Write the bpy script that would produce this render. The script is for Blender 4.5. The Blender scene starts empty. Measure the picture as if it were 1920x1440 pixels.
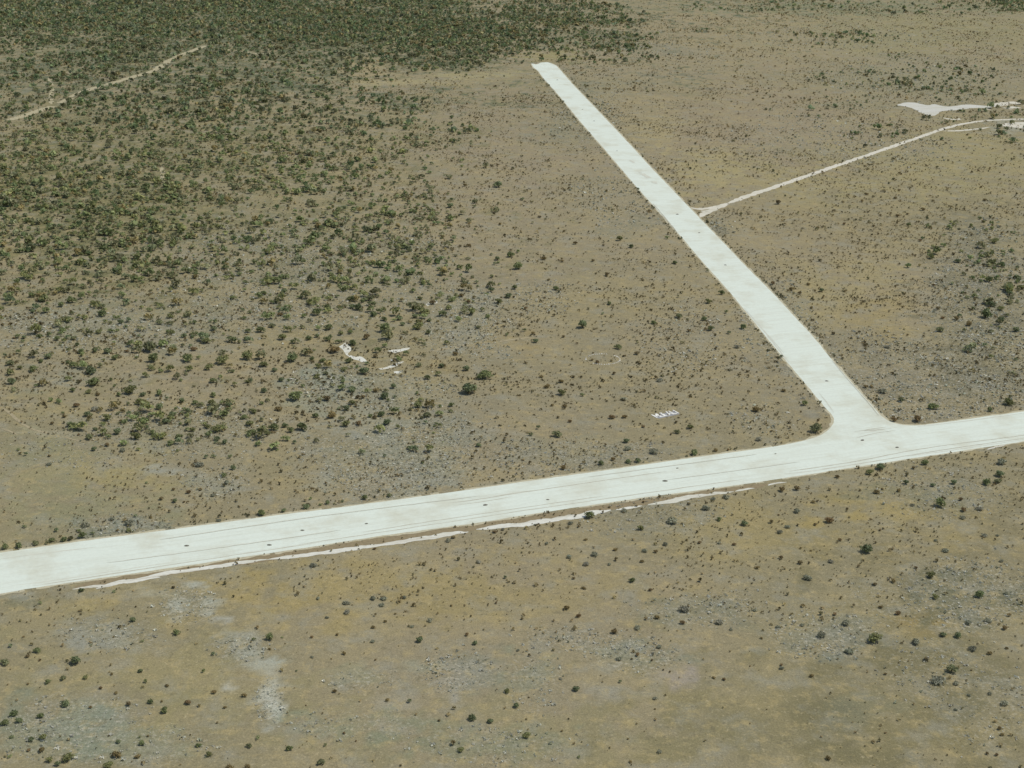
import bpy, math, random
import numpy as np
from mathutils import Matrix, Vector

random.seed(7)
rng = np.random.default_rng(11)
SC = bpy.context.scene
COL = SC.collection

# ------------------------------------------------------------------ camera
F = 2800.0                      # focal length in pixels of a 1920 x 1440 frame
H = 215.0                       # camera height above the plain
PITCH = math.atan(1060.0 / F)
ROLL = math.atan(0.035)
fw = np.array([0, math.cos(PITCH), -math.sin(PITCH)])
rt = np.array([1.0, 0, 0])
up = np.cross(rt, fw)
cr, sr = math.cos(ROLL), math.sin(ROLL)
RT = rt * cr + up * sr
UP = up * cr - rt * sr

cam_d = bpy.data.cameras.new("camera")
cam_d.sensor_width = 36.0
cam_d.lens = 36.0 * F / 1920.0
cam_d.clip_start = 1.0
cam_d.clip_end = 60000.0
cam = bpy.data.objects.new("camera", cam_d)
COL.objects.link(cam)
cam.matrix_world = Matrix((
    (RT[0], UP[0], -fw[0], 0), (RT[1], UP[1], -fw[1], 0), (RT[2], UP[2], -fw[2], H), (0, 0, 0, 1)))
SC.camera = cam


def g2(u, v):
    """where the sight line of a photo point meets the plain (arrays allowed)"""
    u = np.asarray(u, float); v = np.asarray(v, float)
    x = (u - 960.0) / F; y = (720.0 - v) / F
    d = [fw[i] + RT[i] * x + UP[i] * y for i in range(3)]
    t = -H / np.minimum(d[2], -1e-4)
    return d[0] * t, d[1] * t


def toward(x, y):
    """photo point and pixels per metre of a place on the plain"""
    px, py, pz = x, y, -H
    dep = px * fw[0] + py * fw[1] + pz * fw[2]
    a = px * RT[0] + py * RT[1] + pz * RT[2]
    b = px * UP[0] + py * UP[1] + pz * UP[2]
    dep = np.maximum(dep, 1.0)
    return 960 + F * a / dep, 720 - F * b / dep, F / dep


def P(u, v, z=0.0):
    x, y = g2(u, v)
    return Vector((float(x), float(y), z))


# ------------------------------------------------------------------ noise
def _hash(ix, iy, seed):
    h = (ix.astype(np.int64) * 374761393 + iy.astype(np.int64) * 668265263 + seed * 1442695041) & 0x7fffffff
    h = ((h ^ (h >> 13)) * 1274126177) & 0x7fffffff
    return ((h ^ (h >> 16)) & 0xffff) / 65535.0


def vnoise(x, y, seed=0):
    ix = np.floor(x); iy = np.floor(y)
    fx = x - ix; fy = y - iy
    fx = fx * fx * (3 - 2 * fx); fy = fy * fy * (3 - 2 * fy)
    a = _hash(ix, iy, seed); b = _hash(ix + 1, iy, seed)
    c = _hash(ix, iy + 1, seed); d = _hash(ix + 1, iy + 1, seed)
    return (a * (1 - fx) + b * fx) * (1 - fy) + (c * (1 - fx) + d * fx) * fy


def fbm(x, y, seed=0, n=4):
    s = 0; amp = .5; tot = 0
    for k in range(n):
        s = s + amp * vnoise(x * 2 ** k, y * 2 ** k, seed + k * 17); tot += amp; amp *= .55
    return s / tot


# ------------------------------------------------------------------ materials
def lin(r, g, b):
    def f(c):
        c /= 255.0
        return c / 12.92 if c <= .04045 else ((c + .055) / 1.055) ** 2.4
    return (f(r), f(g), f(b))


def mat(name):
    m = bpy.data.materials.new(name); m.use_nodes = True
    nt = m.node_tree
    return m, nt, nt.nodes["Principled BSDF"]


def noise_node(nt, coord, scale, detail=4.0, rough=.6):
    n = nt.nodes.new("ShaderNodeTexNoise")
    n.inputs["Scale"].default_value = scale
    n.inputs["Detail"].default_value = detail
    n.inputs["Roughness"].default_value = rough
    nt.links.new(coord, n.inputs["Vector"])
    return n.outputs["Fac"]


def ramp(nt, fac, a, b, lo=0.0, hi=1.0):
    r = nt.nodes.new("ShaderNodeMapRange")
    r.inputs["From Min"].default_value = a; r.inputs["From Max"].default_value = b
    r.inputs["To Min"].default_value = lo; r.inputs["To Max"].default_value = hi
    nt.links.new(fac, r.inputs["Value"])
    return r.outputs["Result"]


def mixc(nt, fac, a, b, mode='MIX'):
    m = nt.nodes.new("ShaderNodeMix"); m.data_type = 'RGBA'; m.blend_type = mode
    for sock, val in ((m.inputs[0], fac), (m.inputs[6], a), (m.inputs[7], b)):
        if hasattr(val, "is_linked"):
            nt.links.new(val, sock)
        elif isinstance(val, tuple):
            sock.default_value = (*val[:3], 1)
        else:
            sock.default_value = val
    return m.outputs[2]


def grey(nt, val):
    c = nt.nodes.new("ShaderNodeCombineColor")
    for k in range(3):
        nt.links.new(val, c.inputs[k])
    return c.outputs[0]


def soil_material():
    m, nt, bs = mat("dry_plain_soil")
    co = nt.nodes.new("ShaderNodeTexCoord").outputs["Object"]
    at = nt.nodes.new("ShaderNodeAttribute"); at.attribute_name = "soil"
    c = at.outputs["Color"]
    # mottling of dry grass, crust and litter on several scales
    n1 = noise_node(nt, co, .09, 5, .62)
    n2 = noise_node(nt, co, .42, 5, .65)
    n3 = noise_node(nt, co, 1.7, 3, .7)
    n4 = noise_node(nt, co, .033, 4, .6)
    n5 = noise_node(nt, co, .75, 4, .7)
    n6 = noise_node(nt, co, .2, 5, .7)
    c = mixc(nt, ramp(nt, n4, .44, .66, 0, .28), c, lin(170, 154, 108))
    c = mixc(nt, ramp(nt, n1, .5, .66, 0, .5), c, lin(148, 146, 128))
    c = mixc(nt, ramp(nt, n6, .52, .66, 0, .5), c, lin(178, 160, 112))
    c = mixc(nt, ramp(nt, n2, .53, .66, 0, .5), c, lin(112, 106, 82))
    c = mixc(nt, ramp(nt, n5, .56, .68, 0, .45), c, lin(190, 176, 138))
    al = nt.nodes.new("ShaderNodeAttribute"); al.attribute_name = "litter"
    n7 = noise_node(nt, co, 1.1, 5, .75)
    n8 = noise_node(nt, co, .9, 4, .75)

    def times(a, b):
        t = nt.nodes.new("ShaderNodeMath"); t.operation = 'MULTIPLY'
        nt.links.new(a, t.inputs[0]); nt.links.new(b, t.inputs[1])
        return t.outputs[0]
    c = mixc(nt, times(ramp(nt, n7, .5, .6, 0, .8), al.outputs["Fac"]), c, lin(112, 112, 90))
    mp = nt.nodes.new("ShaderNodeMapping"); mp.inputs["Location"].default_value = (31, 7, 3)
    nt.links.new(co, mp.inputs["Vector"]); nt.links.new(mp.outputs["Vector"], n8.node.inputs["Vector"])
    c = mixc(nt, times(ramp(nt, n8, .54, .64, 0, .75), al.outputs["Fac"]), c, lin(190, 184, 162))
    k = ramp(nt, n3, .25, .75, .78, 1.2)
    c = mixc(nt, 1.0, c, grey(nt, k), 'MULTIPLY')
    nt.links.new(c, bs.inputs["Base Color"])
    bs.inputs["Roughness"].default_value = 1.0
    bs.inputs["Specular IOR Level"].default_value = 0.1
    bp = nt.nodes.new("ShaderNodeBump")
    bp.inputs["Strength"].default_value = .6; bp.inputs["Distance"].default_value = .3
    nt.links.new(n3, bp.inputs["Height"])
    nt.links.new(bp.outputs["Normal"], bs.inputs["Normal"])
    return m


def chalk_material(name, col, ang=0.0, amount=.12, stain=(176, 172, 156)):
    m, nt, bs = mat(name)
    co = nt.nodes.new("ShaderNodeTexCoord").outputs["Object"]
    mp = nt.nodes.new("ShaderNodeMapping"); mp.vector_type = 'TEXTURE'
    mp.inputs["Rotation"].default_value = (0, 0, ang)
    mp.inputs["Scale"].default_value = (14, 1, 1)
    nt.links.new(co, mp.inputs["Vector"])
    s1 = noise_node(nt, mp.outputs["Vector"], .55, 5, .65)     # streaks left by the grader
    n1 = noise_node(nt, co, .06, 5, .6)
    n2 = noise_node(nt, co, .8, 4, .7)
    c = mixc(nt, ramp(nt, s1, .46, .8, 0, .55 * amount * 8), col, lin(*stain))
    c = mixc(nt, ramp(nt, n1, .48, .7, 0, .6), c, lin(196, 192, 166))
    c = mixc(nt, 1.0, c, grey(nt, ramp(nt, n2, .2, .8, 1 - amount, 1 + amount * .5)), 'MULTIPLY')
    nt.links.new(c, bs.inputs["Base Color"])
    bs.inputs["Roughness"].default_value = .95
    bs.inputs["Specular IOR Level"].default_value = .1
    bp = nt.nodes.new("ShaderNodeBump")
    bp.inputs["Strength"].default_value = .3; bp.inputs["Distance"].default_value = .1
    nt.links.new(n2, bp.inputs["Height"]); nt.links.new(bp.outputs["Normal"], bs.inputs["Normal"])
    return m


def plain_material(name, rgb, var=.2, scale=3.0, rough=.9):
    m, nt, bs = mat(name)
    co = nt.nodes.new("ShaderNodeTexCoord").outputs["Object"]
    n = noise_node(nt, co, scale, 4, .65)
    c = mixc(nt, 1.0, lin(*rgb), grey(nt, ramp(nt, n, .25, .75, 1 - var, 1 + var)), 'MULTIPLY')
    nt.links.new(c, bs.inputs["Base Color"])
    bs.inputs["Roughness"].default_value = rough
    bs.inputs["Specular IOR Level"].default_value = .15
    return m


def foliage_material():
    m, nt, bs = mat("leaf_and_twig")
    at = nt.nodes.new("ShaderNodeAttribute"); at.attribute_name = "leaf"
    oi = nt.nodes.new("ShaderNodeObjectInfo")
    k = ramp(nt, oi.outputs["Random"], 0, 1, .8, 1.25)
    c = mixc(nt, 1.0, at.outputs["Color"], grey(nt, k), 'MULTIPLY')
    nt.links.new(c, bs.inputs["Base Color"])
    bs.inputs["Roughness"].default_value = .8
    bs.inputs["Specular IOR Level"].default_value = .15
    tr = nt.nodes.new("ShaderNodeBsdfTranslucent"); nt.links.new(c, tr.inputs["Color"])
    mx = nt.nodes.new("ShaderNodeMixShader"); mx.inputs[0].default_value = .3
    nt.links.new(bs.outputs[0], mx.inputs[1]); nt.links.new(tr.outputs[0], mx.inputs[2])
    nt.links.new(mx.outputs[0], nt.nodes["Material Output"].inputs["Surface"])
    return m


M_SOIL = soil_material()
M_LEAF = foliage_material()
WHITE = lin(219, 225, 208)


# ------------------------------------------------------------------ helpers
def tag(o, label=None, cat=None, group=None, kind=None):
    for k, v in (("label", label), ("category", cat), ("group", group), ("kind", kind)):
        if v:
            o[k] = v
    return o


def link(name, me, m=None, parent=None):
    o = bpy.data.objects.new(name, me)
    COL.objects.link(o)
    if m is not None and not me.materials:
        me.materials.append(m)
    if parent is not None:
        o.parent = parent
    return o


def quad_mesh(name, V, C=None, attr="leaf"):
    """V (n,4,3) corner points, C (n,3) one colour per quad"""
    n = len(V)
    me = bpy.data.meshes.new(name)
    me.vertices.add(n * 4)
    me.vertices.foreach_set("co", np.ascontiguousarray(V, dtype=np.float32).ravel())
    me.loops.add(n * 4)
    me.loops.foreach_set("vertex_index", np.arange(n * 4, dtype=np.int32))
    me.polygons.add(n)
    me.polygons.foreach_set("loop_start", np.arange(0, n * 4, 4, dtype=np.int32))
    me.update(calc_edges=True)
    if C is not None:
        a = me.attributes.new(attr, 'FLOAT_COLOR', 'POINT')
        cc = np.ones((n * 4, 4), np.float32)
        cc[:, :3] = np.repeat(C, 4, axis=0)
        a.data.foreach_set("color", cc.ravel())
    return me


def poly_mesh(name, pts):
    """flat outline -> mesh (filled n-gon)"""
    import bmesh
    bm = bmesh.new()
    vs = [bm.verts.new(p) for p in pts]
    f = bm.faces.new(vs)
    if f.normal.z < 0:
        f.normal_flip()
    bmesh.ops.triangulate(bm, faces=[f])
    me = bpy.data.meshes.new(name); bm.to_mesh(me); bm.free()
    return me


def catmull(pts, step):
    """smooth dense polyline through 2D points (metres)"""
    pts = [np.array(p, float) for p in pts]
    out = []
    for i in range(len(pts) - 1):
        p1, p2 = pts[i], pts[i + 1]
        p0 = pts[i - 1] if i else 2 * p1 - p2
        p3 = pts[i + 2] if i + 2 < len(pts) else 2 * p2 - p1
        n = max(1, int(np.linalg.norm(p2 - p1) / step))
        for k in range(n):
            t = k / n
            out.append(.5 * ((2 * p1) + (-p0 + p2) * t + (2 * p0 - 5 * p1 + 4 * p2 - p3) * t * t + (-p0 + 3 * p1 - 3 * p2 + p3) * t ** 3))
    out.append(pts[-1])
    return np.array(out)


def gpts(px):
    return [tuple(float(c) for c in g2(u, v)) for u, v in px]


def rough(line, amp, seed, scale=.25):
    """small irregularities across a line"""
    t = np.gradient(line, axis=0)
    t /= np.maximum(np.linalg.norm(t, axis=1, keepdims=True), 1e-6)
    nrm = np.stack([-t[:, 1], t[:, 0]], 1)
    s = np.concatenate([[0], np.cumsum(np.linalg.norm(np.diff(line, axis=0), axis=1))])
    k = (fbm(s * scale, s * 0 + seed * 3.7, seed, 4) - .5) * 2 * amp
    return line + nrm * k[:, None]


def ribbon_mesh(name, line, w0, w1=None, z=.02, seed=1, gap=0.0, edge=.35):
    """band along a line (metres) with ragged edges; gap > 0 breaks it up"""
    w1 = w0 if w1 is None else w1
    n = len(line)
    t = np.gradient(line, axis=0)
    t /= np.maximum(np.linalg.norm(t, axis=1, keepdims=True), 1e-6)
    nrm = np.stack([-t[:, 1], t[:, 0]], 1)
    s = np.concatenate([[0], np.cumsum(np.linalg.norm(np.diff(line, axis=0), axis=1))])
    w = np.linspace(w0, w1, n) * .5
    w = w * np.clip(np.minimum(s + .3, s[-1] - s + .3) / min(7.0, s[-1] * .3), .08, 1) ** .7
    a = w * (1 + edge * 2 * (fbm(s * .3, s * 0 + seed, seed, 3) - .5))
    b = w * (1 + edge * 2 * (fbm(s * .3, s * 0 + seed + 50, seed + 5, 3) - .5))
    L = line + nrm * a[:, None]; R = line - nrm * b[:, None]
    keep = np.ones(n - 1, bool)
    if gap > 0:
        keep = fbm(s[:-1] * .12, s[:-1] * 0 + seed * 9.1, seed + 3, 3) > gap
    Q = []
    for i in range(n - 1):
        if keep[i]:
            Q.append([(R[i][0], R[i][1], z), (R[i + 1][0], R[i + 1][1], z), (L[i + 1][0], L[i + 1][1], z), (L[i][0], L[i][1], z)])
    if not Q:
        Q = [[(0, -50, z)] * 4]
    return quad_mesh(name, np.array(Q))


# ------------------------------------------------------------------ where the low grey cover grows
GREYC = [
    (760, 850, 190, 65, 1.0), (690, 905, 110, 36, .9), (640, 725, 100, 40, .8), (780, 750, 100, 50, .6), (350, 1125, 60, 34, 1.0), (455, 1215, 70, 30, .8), (515, 1322, 32, 44, .9), (190, 1185, 90, 30, .7), (150, 1360, 130, 70, .8),
    (300, 1400, 140, 40, .6), (860, 1270, 80, 40, .7), (690, 1280, 70, 20, .7), (700, 1365, 130, 30, .5), (900, 1400, 140, 40, .5), (1060, 1205, 80, 30, .7), (1170, 1225, 90, 40, .8), (1540, 1190, 100, 44, .9), (1300, 1140, 130, 40, .6),
    (1000, 1290, 60, 60, .5), (1230, 970, 150, 40, .5), (1750, 920, 140, 60, .5), (1820, 1110, 130, 80, .8), (1750, 1260, 120, 60, .5), (880, 600, 100, 70, .8), (850, 640, 80, 20, .8), (1460, 600, 70, 80, .7), (1660, 690, 200, 80, .7),
    (1800, 720, 150, 100, .9), (1740, 770, 120, 25, .9), (1060, 860, 170, 34, .7), (230, 985, 110, 26, .7), (390, 905, 70, 30, .7), (330, 800, 200, 60, .6), (220, 620, 260, 40, .7), (560, 520, 260, 120, .5), (1100, 220, 70, 60, .5),
    (1170, 370, 90, 70, .5), (1290, 640, 90, 60, .4), (1420, 780, 60, 40, .4), (1000, 560, 90, 40, .5), (1860, 560, 120, 120, .8), (1720, 150, 200, 50, .7), (1230, 95, 130, 14, .6), (1560, 70, 200, 20, .5), (1660, 280, 120, 30, .5),
    (1330, 430, 50, 25, .7), (1540, 260, 160, 40, .4), (1700, 1130, 120, 50, .5), (1850, 1320, 90, 80, .5), (130, 850, 150, 40, .3),
]


def cover(blobs, u, v, x, y):
    d = np.zeros_like(u)
    wx = (fbm(x * .02, y * .02, 3) - .5) * 1.1; wy = (fbm(x * .02, y * .02, 9) - .5) * 1.1
    for a, b, ru, rv, st in blobs:
        q = np.sqrt(((u - a) / ru + wx) ** 2 + ((v - b) / rv + wy) ** 2)
        w = np.clip((1.3 - q) / .7, 0, 1)
        d = np.maximum(d, w * w * (3 - 2 * w) * st)
    return d


# ------------------------------------------------------------------ ground sheet
def axis(parts):
    out = []
    for a, b, st in parts:
        out += list(np.arange(a, b, st))
    return np.array(out + [parts[-1][1]])


gx = axis([(-24000, -4000, 4000), (-4000, -900, 300), (-900, -330, 4), (-330, 330, 2), (330, 900, 4), (900, 4000, 300), (4000, 24000, 4000)])
gy = axis([(-6000, 0, 1000), (0, 280, 40), (280, 780, 2), (780, 1400, 4), (1400, 2600, 8), (2600, 6000, 200), (6000, 40000, 4000)])
X, Y = np.meshgrid(gx, gy)
U, Vv, S = toward(X, Y)
# soil patches: photo point, half sizes, colour as lit, strength
SOIL = [
    # large tones
    (480, 1120, 200, 60, (176, 156, 108), .6), (700, 1110, 260, 70, (168, 150, 104), .6), (960, 1120, 260, 80, (160, 144, 104), .5),
    (300, 1250, 260, 110, (156, 146, 106), .4), (520, 1330, 220, 90, (158, 147, 108), .4), (960, 1380, 300, 90, (150, 140, 104), .5),
    (1450, 1330, 350, 150, (140, 130, 98), .6), (1750, 1300, 260, 260, (128, 120, 90), .7), (1800, 1000, 240, 120, (136, 126, 98), .6),  # lower right corner: lens vignette darkening put into the soil tone
    (1500, 1000, 250, 60, (162, 146, 104), .6), (1660, 960, 120, 40, (174, 154, 102), .6), (1750, 1165, 50, 25, (166, 142, 90), .6),
    (1300, 720, 300, 120, (150, 139, 113), .5), (1000, 720, 200, 100, (152, 140, 112), .4),
    (1060, 560, 150, 30, (166, 150, 112), .6), (1240, 560, 80, 40, (160, 146, 112), .4), (1370, 570, 60, 30, (162, 146, 108), .5),
    (920, 640, 90, 20, (166, 146, 104), .6), (800, 700, 80, 40, (162, 145, 104), .5), (560, 645, 60, 20, (162, 144, 104), .5),
    (960, 520, 150, 60, (152, 141, 116), .4), (900, 440, 200, 110, (158, 144, 120), .5), (950, 250, 220, 110, (156, 142, 120), .6),
    (1400, 230, 260, 90, (158, 142, 118), .6), (1330, 320, 80, 44, (178, 164, 120), .6), (1230, 240, 60, 40, (174, 160, 120), .55),
    (1150, 190, 60, 30, (170, 154, 120), .5), (1480, 350, 100, 44, (174, 159, 116), .55), (1760, 310, 240, 70, (166, 154, 112), .6),
    (1560, 540, 130, 60, (170, 155, 114), .55), (1650, 590, 80, 40, (164, 146, 104), .5), (1530, 420, 160, 60, (154, 140, 110), .4),
    (1720, 720, 200, 80, (140, 128, 106), .6), (1850, 560, 110, 140, (124, 118, 96), .7), (1420, 60, 260, 50, (166, 150, 116), .6),
    (1750, 60, 260, 50, (156, 148, 110), .6), (1700, 150, 200, 40, (142, 136, 106), .6), (1600, 15, 300, 14, (128, 132, 104), .8),
    (130, 690, 160, 40, (152, 142, 112), .5), (100, 900, 200, 120, (148, 145, 112), .5), (220, 890, 90, 30, (170, 154, 108), .6),
    (90, 760, 90, 40, (156, 144, 108), .5), (500, 880, 90, 40, (154, 142, 108), .4), (370, 700, 120, 20, (158, 142, 116), .5),
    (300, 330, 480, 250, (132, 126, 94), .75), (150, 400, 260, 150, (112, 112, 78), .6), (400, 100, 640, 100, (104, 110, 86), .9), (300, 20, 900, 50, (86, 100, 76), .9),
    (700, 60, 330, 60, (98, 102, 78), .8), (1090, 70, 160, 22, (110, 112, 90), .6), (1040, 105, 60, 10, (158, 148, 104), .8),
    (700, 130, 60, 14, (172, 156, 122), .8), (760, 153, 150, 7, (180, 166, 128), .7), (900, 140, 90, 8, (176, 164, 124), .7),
    # pale and blue grey low cover
    (350, 1120, 55, 28, (182, 181, 166), 1.1), (300, 1105, 40, 16, (172, 168, 150), .8), (418, 1158, 36, 16, (180, 177, 164), 1.0),
    (460, 1205, 50, 22, (166, 162, 144), .9), (500, 1245, 55, 18, (176, 174, 158), 1.0), (517, 1320, 28, 44, (196, 194, 180), 1.2),
    (545, 1262, 44, 13, (184, 182, 168), .8), (428, 1289, 22, 14, (188, 186, 174), 1.0), (190, 1185, 90, 26, (162, 158, 140), .8),
    (150, 1205, 50, 14, (156, 154, 142), .6), (45, 1117, 26, 8, (178, 172, 156), .8), (70, 1130, 50, 16, (120, 120, 98), .5), (130, 1360, 110, 60, (140, 142, 122), .7), (190, 1350, 70, 50, (146, 150, 132), .7),
    (300, 1400, 120, 30, (144, 146, 124), .6), (205, 1240, 30, 14, (162, 156, 140), .6), (790, 1255, 80, 14, (160, 156, 134), .7),
    (850, 1275, 50, 24, (168, 160, 144), .8), (855, 1310, 14, 26, (170, 164, 150), .8), (745, 1325, 50, 18, (168, 158, 138), .8),
    (905, 1270, 40, 50, (146, 142, 124), .6), (690, 1275, 60, 16, (150, 148, 126), .6), (700, 1365, 110, 26, (144, 146, 122), .7),
    (880, 1395, 120, 40, (138, 140, 116), .6), (1060, 1205, 70, 24, (156, 150, 132), .8), (1110, 1295, 50, 24, (160, 152, 134), .8),
    (1000, 1280, 50, 40, (146, 146, 124), .6), (1255, 1268, 36, 20, (166, 154, 142), .8), (1170, 1225, 80, 26, (140, 142, 126), .7),
    (1540, 1190, 90, 36, (134, 134, 118), .8), (1620, 1320, 60, 30, (130, 128, 106), .6), (1300, 1140, 120, 30, (134, 132, 112), .6),
    (1200, 965, 120, 30, (142, 136, 116), .6), (1700, 930, 120, 30, (126, 126, 106), .6), (1820, 1120, 100, 60, (112, 112, 90), .7),
    (760, 850, 170, 60, (150, 148, 130), .8), (700, 905, 110, 36, (160, 158, 142), .7), (680, 800, 110, 26, (158, 156, 140), .8),
    (630, 725, 90, 36, (148, 150, 132), .8), (760, 750, 90, 50, (148, 146, 126), .6), (880, 590, 90, 60, (150, 146, 128), .7),
    (860, 640, 90, 14, (154, 150, 134), .7), (930, 760, 150, 60, (152, 142, 118), .5), (330, 800, 200, 50, (150, 142, 116), .5),
    (60, 800, 70, 10, (166, 158, 128), .7), (110, 812, 70, 8, (172, 162, 136), .7), (390, 905, 60, 24, (152, 150, 132), .7),
    (300, 880, 40, 8, (166, 164, 150), .8), (235, 985, 80, 24, (132, 136, 122), .6), (240, 975, 40, 16, (138, 144, 134), .6),
    (100, 700, 60, 20, (150, 148, 132), .6), (40, 720, 50, 14, (152, 152, 134), .6), (550, 500, 200, 80, (144, 138, 114), .5),
    (220, 600, 220, 30, (148, 144, 122), .6), (330, 640, 120, 24, (152, 146, 126), .6), (1600, 690, 120, 60, (138, 130, 110), .5),
    (1800, 700, 140, 100, (124, 118, 96), .6), (1060, 860, 160, 30, (148, 142, 120), .6), (1460, 580, 60, 60, (140, 134, 112), .5),
    (1330, 430, 40, 20, (126, 122, 104), .6), (1180, 420, 50, 30, (140, 136, 114), .5), (1120, 160, 90, 30, (142, 138, 118), .5),
    (1060, 240, 60, 30, (134, 134, 112), .5), (1230, 95, 100, 8, (142, 136, 114), .5), (1250, 140, 70, 4, (122, 122, 106), .6),
    (1330, 165, 20, 4, (118, 118, 102), .5), (1900, 240, 60, 16, (166, 164, 148), .7), (1770, 225, 60, 8, (160, 150, 120), .6),
]


def soil_colour(X, Y, U, Vv):
    wx = (fbm(X * .02, Y * .02, 3) - .5); wy = (fbm(X * .02, Y * .02, 9) - .5)
    fx = (fbm(X * .12, Y * .12, 23) - .5); fy = (fbm(X * .12, Y * .12, 29) - .5)
    base = np.empty(X.shape + (3,))
    base[:] = lin(152, 141, 112)
    n = fbm(X * .008, Y * .008, 41)
    k = np.clip((n - .42) * 4, 0, 1)[..., None]
    base = base * (1 - k) + np.array(lin(158, 145, 118)) * k
    brk = (fbm(X * .13, Y * .13, 61, 4) - .5) * 3.6 + (fbm(X * .45, Y * .45, 67, 2) - .5) * 1.4
    vis = (U > -300) & (U < 2220) & (Vv > -120) & (Vv < 1700)
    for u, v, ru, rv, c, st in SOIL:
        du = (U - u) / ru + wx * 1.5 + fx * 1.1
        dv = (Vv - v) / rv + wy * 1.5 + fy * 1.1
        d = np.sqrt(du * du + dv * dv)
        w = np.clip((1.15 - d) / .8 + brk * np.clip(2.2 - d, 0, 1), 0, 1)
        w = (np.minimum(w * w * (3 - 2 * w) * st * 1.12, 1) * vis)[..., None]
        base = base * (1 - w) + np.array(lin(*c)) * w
    far = np.clip((-Vv) / 300, 0, 1)[..., None]
    return base * (1 - .3 * far)


# albedo of the soil under this sun
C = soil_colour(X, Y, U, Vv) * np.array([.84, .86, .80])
ny, nx = X.shape
me = bpy.data.meshes.new("ground")
me.vertices.add(nx * ny)
co = np.stack([X, Y, np.zeros_like(X)], -1).astype(np.float32)
me.vertices.foreach_set("co", co.ravel())
idx = np.arange(nx * ny).reshape(ny, nx)
q = np.stack([idx[:-1, :-1], idx[:-1, 1:], idx[1:, 1:], idx[1:, :-1]], -1).reshape(-1, 4)
me.loops.add(q.size); me.loops.foreach_set("vertex_index", q.ravel().astype(np.int32))
me.polygons.add(len(q)); me.polygons.foreach_set("loop_start", np.arange(0, q.size, 4, dtype=np.int32))
me.update(calc_edges=True)
lt = me.attributes.new("litter", 'FLOAT', 'POINT')
def litter_cover(U, Vv, X, Y):
    vis = (U > -200) & (U < 2120) & (Vv > -50) & (Vv < 1600)
    d = np.zeros(U.shape)
    d[vis] = cover(GREYC, U[vis], Vv[vis], X[vis], Y[vis])
    return d


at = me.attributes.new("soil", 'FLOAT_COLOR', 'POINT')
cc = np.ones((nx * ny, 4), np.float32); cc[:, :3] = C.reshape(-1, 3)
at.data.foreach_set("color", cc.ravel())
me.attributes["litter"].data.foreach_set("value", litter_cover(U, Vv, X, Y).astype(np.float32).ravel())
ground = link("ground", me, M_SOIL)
tag(ground, "dry tan plain of thin grass, grey patches and bare soil", "ground", kind="structure")

# ------------------------------------------------------------------ white strips
UPPER = [(-260, 1073), (0, 1036.5), (160, 1014), (320, 993), (480, 971.5), (640, 951), (800, 929.5), (960, 906.5), (1120, 884), (1280, 861), (1400, 844.5),
         (1460, 836), (1505, 827), (1538, 816), (1556, 803), (1563.5, 790), (1561, 779)]
LEFT_E = [(1546, 763), (1506.7, 715.4), (1440, 636), (1372.5, 552.8), (1320, 493.8), (1266.7, 432),
          (1195, 352), (1134.5, 281), (1092, 232.5), (1049.5, 181), (1018.5, 146), (1010, 134), (1000, 126)]
TOP_E = [(996.5, 119), (1006, 120.5), (1016, 117.5), (1026, 116.5), (1036, 119.5)]
RIGHT_E = [(1043, 123), (1053.8, 135), (1073.8, 158), (1094.4, 179.4), (1135, 222), (1178.6, 268),
           (1218, 311), (1261, 356), (1314.8, 412), (1359.3, 458), (1392.2, 492.8), (1444.7, 545.3), (1498, 602.5),
           (1525.4, 632), (1568, 684), (1638, 764), (1658, 784)]
FILLET = [(1676, 793), (1700, 797.5), (1730, 797), (1770, 792)]
UPPER_R = [(1800, 788), (1860, 779.5), (1920, 771.5), (2200, 732)]
LOWER = [(2200, 781), (1920, 827.5), (1720, 858), (1560, 882.5), (1400, 907), (1200, 934), (1040, 957.5), (880, 982.5), (720, 1004), (560, 1029), (400, 1053),
         (200, 1082.5), (60, 1103), (0, 1113), (-260, 1152)]

outer = [catmull(gpts(UPPER + LEFT_E), 1.5), catmull(gpts(TOP_E), 1.5), catmull(gpts(RIGHT_E + FILLET + UPPER_R), 1.5), catmull(gpts(LOWER), 1.5)]
amps = [.25, 1.0, .25, .35]
ring = np.concatenate([rough(l, a, 5 + i) for i, (l, a) in enumerate(zip(outer, amps))])
a0, a1 = np.array(g2(0, 1074)), np.array(g2(1400, 876))
ANG = math.atan2(a1[1] - a0[1], a1[0] - a0[0])
b0, b1 = np.array(g2(1090, 205)), np.array(g2(1480, 640))
ANG2 = math.atan2(b1[1] - b0[1], b1[0] - b0[0])
M_RUN = chalk_material("white_calcrete", WHITE, ANG, .09, (188, 184, 160))
strip = link("runway", poly_mesh("runway", [(p[0], p[1], .03) for p in ring]), M_RUN)
tag(strip, "white calcrete airstrip with a narrower strip branching off at an angle", "runway", kind="structure")

M_SCR = chalk_material("white_scrape", lin(222, 220, 204), ANG, .18, (166, 154, 122))
M_PATH = chalk_material("pale_track", lin(216, 210, 190), 0, .14, (170, 158, 126))
M_RUT = plain_material("rut_dust", (206, 205, 185), .1, .7)
M_RUT2 = plain_material("rut_grey", (186, 182, 160), .16, .7)  # darker grey of the two rut tones
M_SHO = plain_material("dusty_shoulder", (186, 178, 148), .25, .8)
o = link("verge", ribbon_mesh("verge", ring, 2.0, 2.0, .026, 44, .3, .8), M_SHO)
tag(o, "dusty shoulder of spilt calcrete along the runway edges", "verge", kind="structure")
M_VERGE = plain_material("brown_verge_soil", (142, 128, 98), .22, .8)


def offset_line(px, d):
    """line traced on the photo, shifted d photo pixels down"""
    return catmull(gpts([(u, v + d) for u, v in px]), 1.5)


LOW_T = [(u, v) for u, v in reversed(LOWER)]
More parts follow.
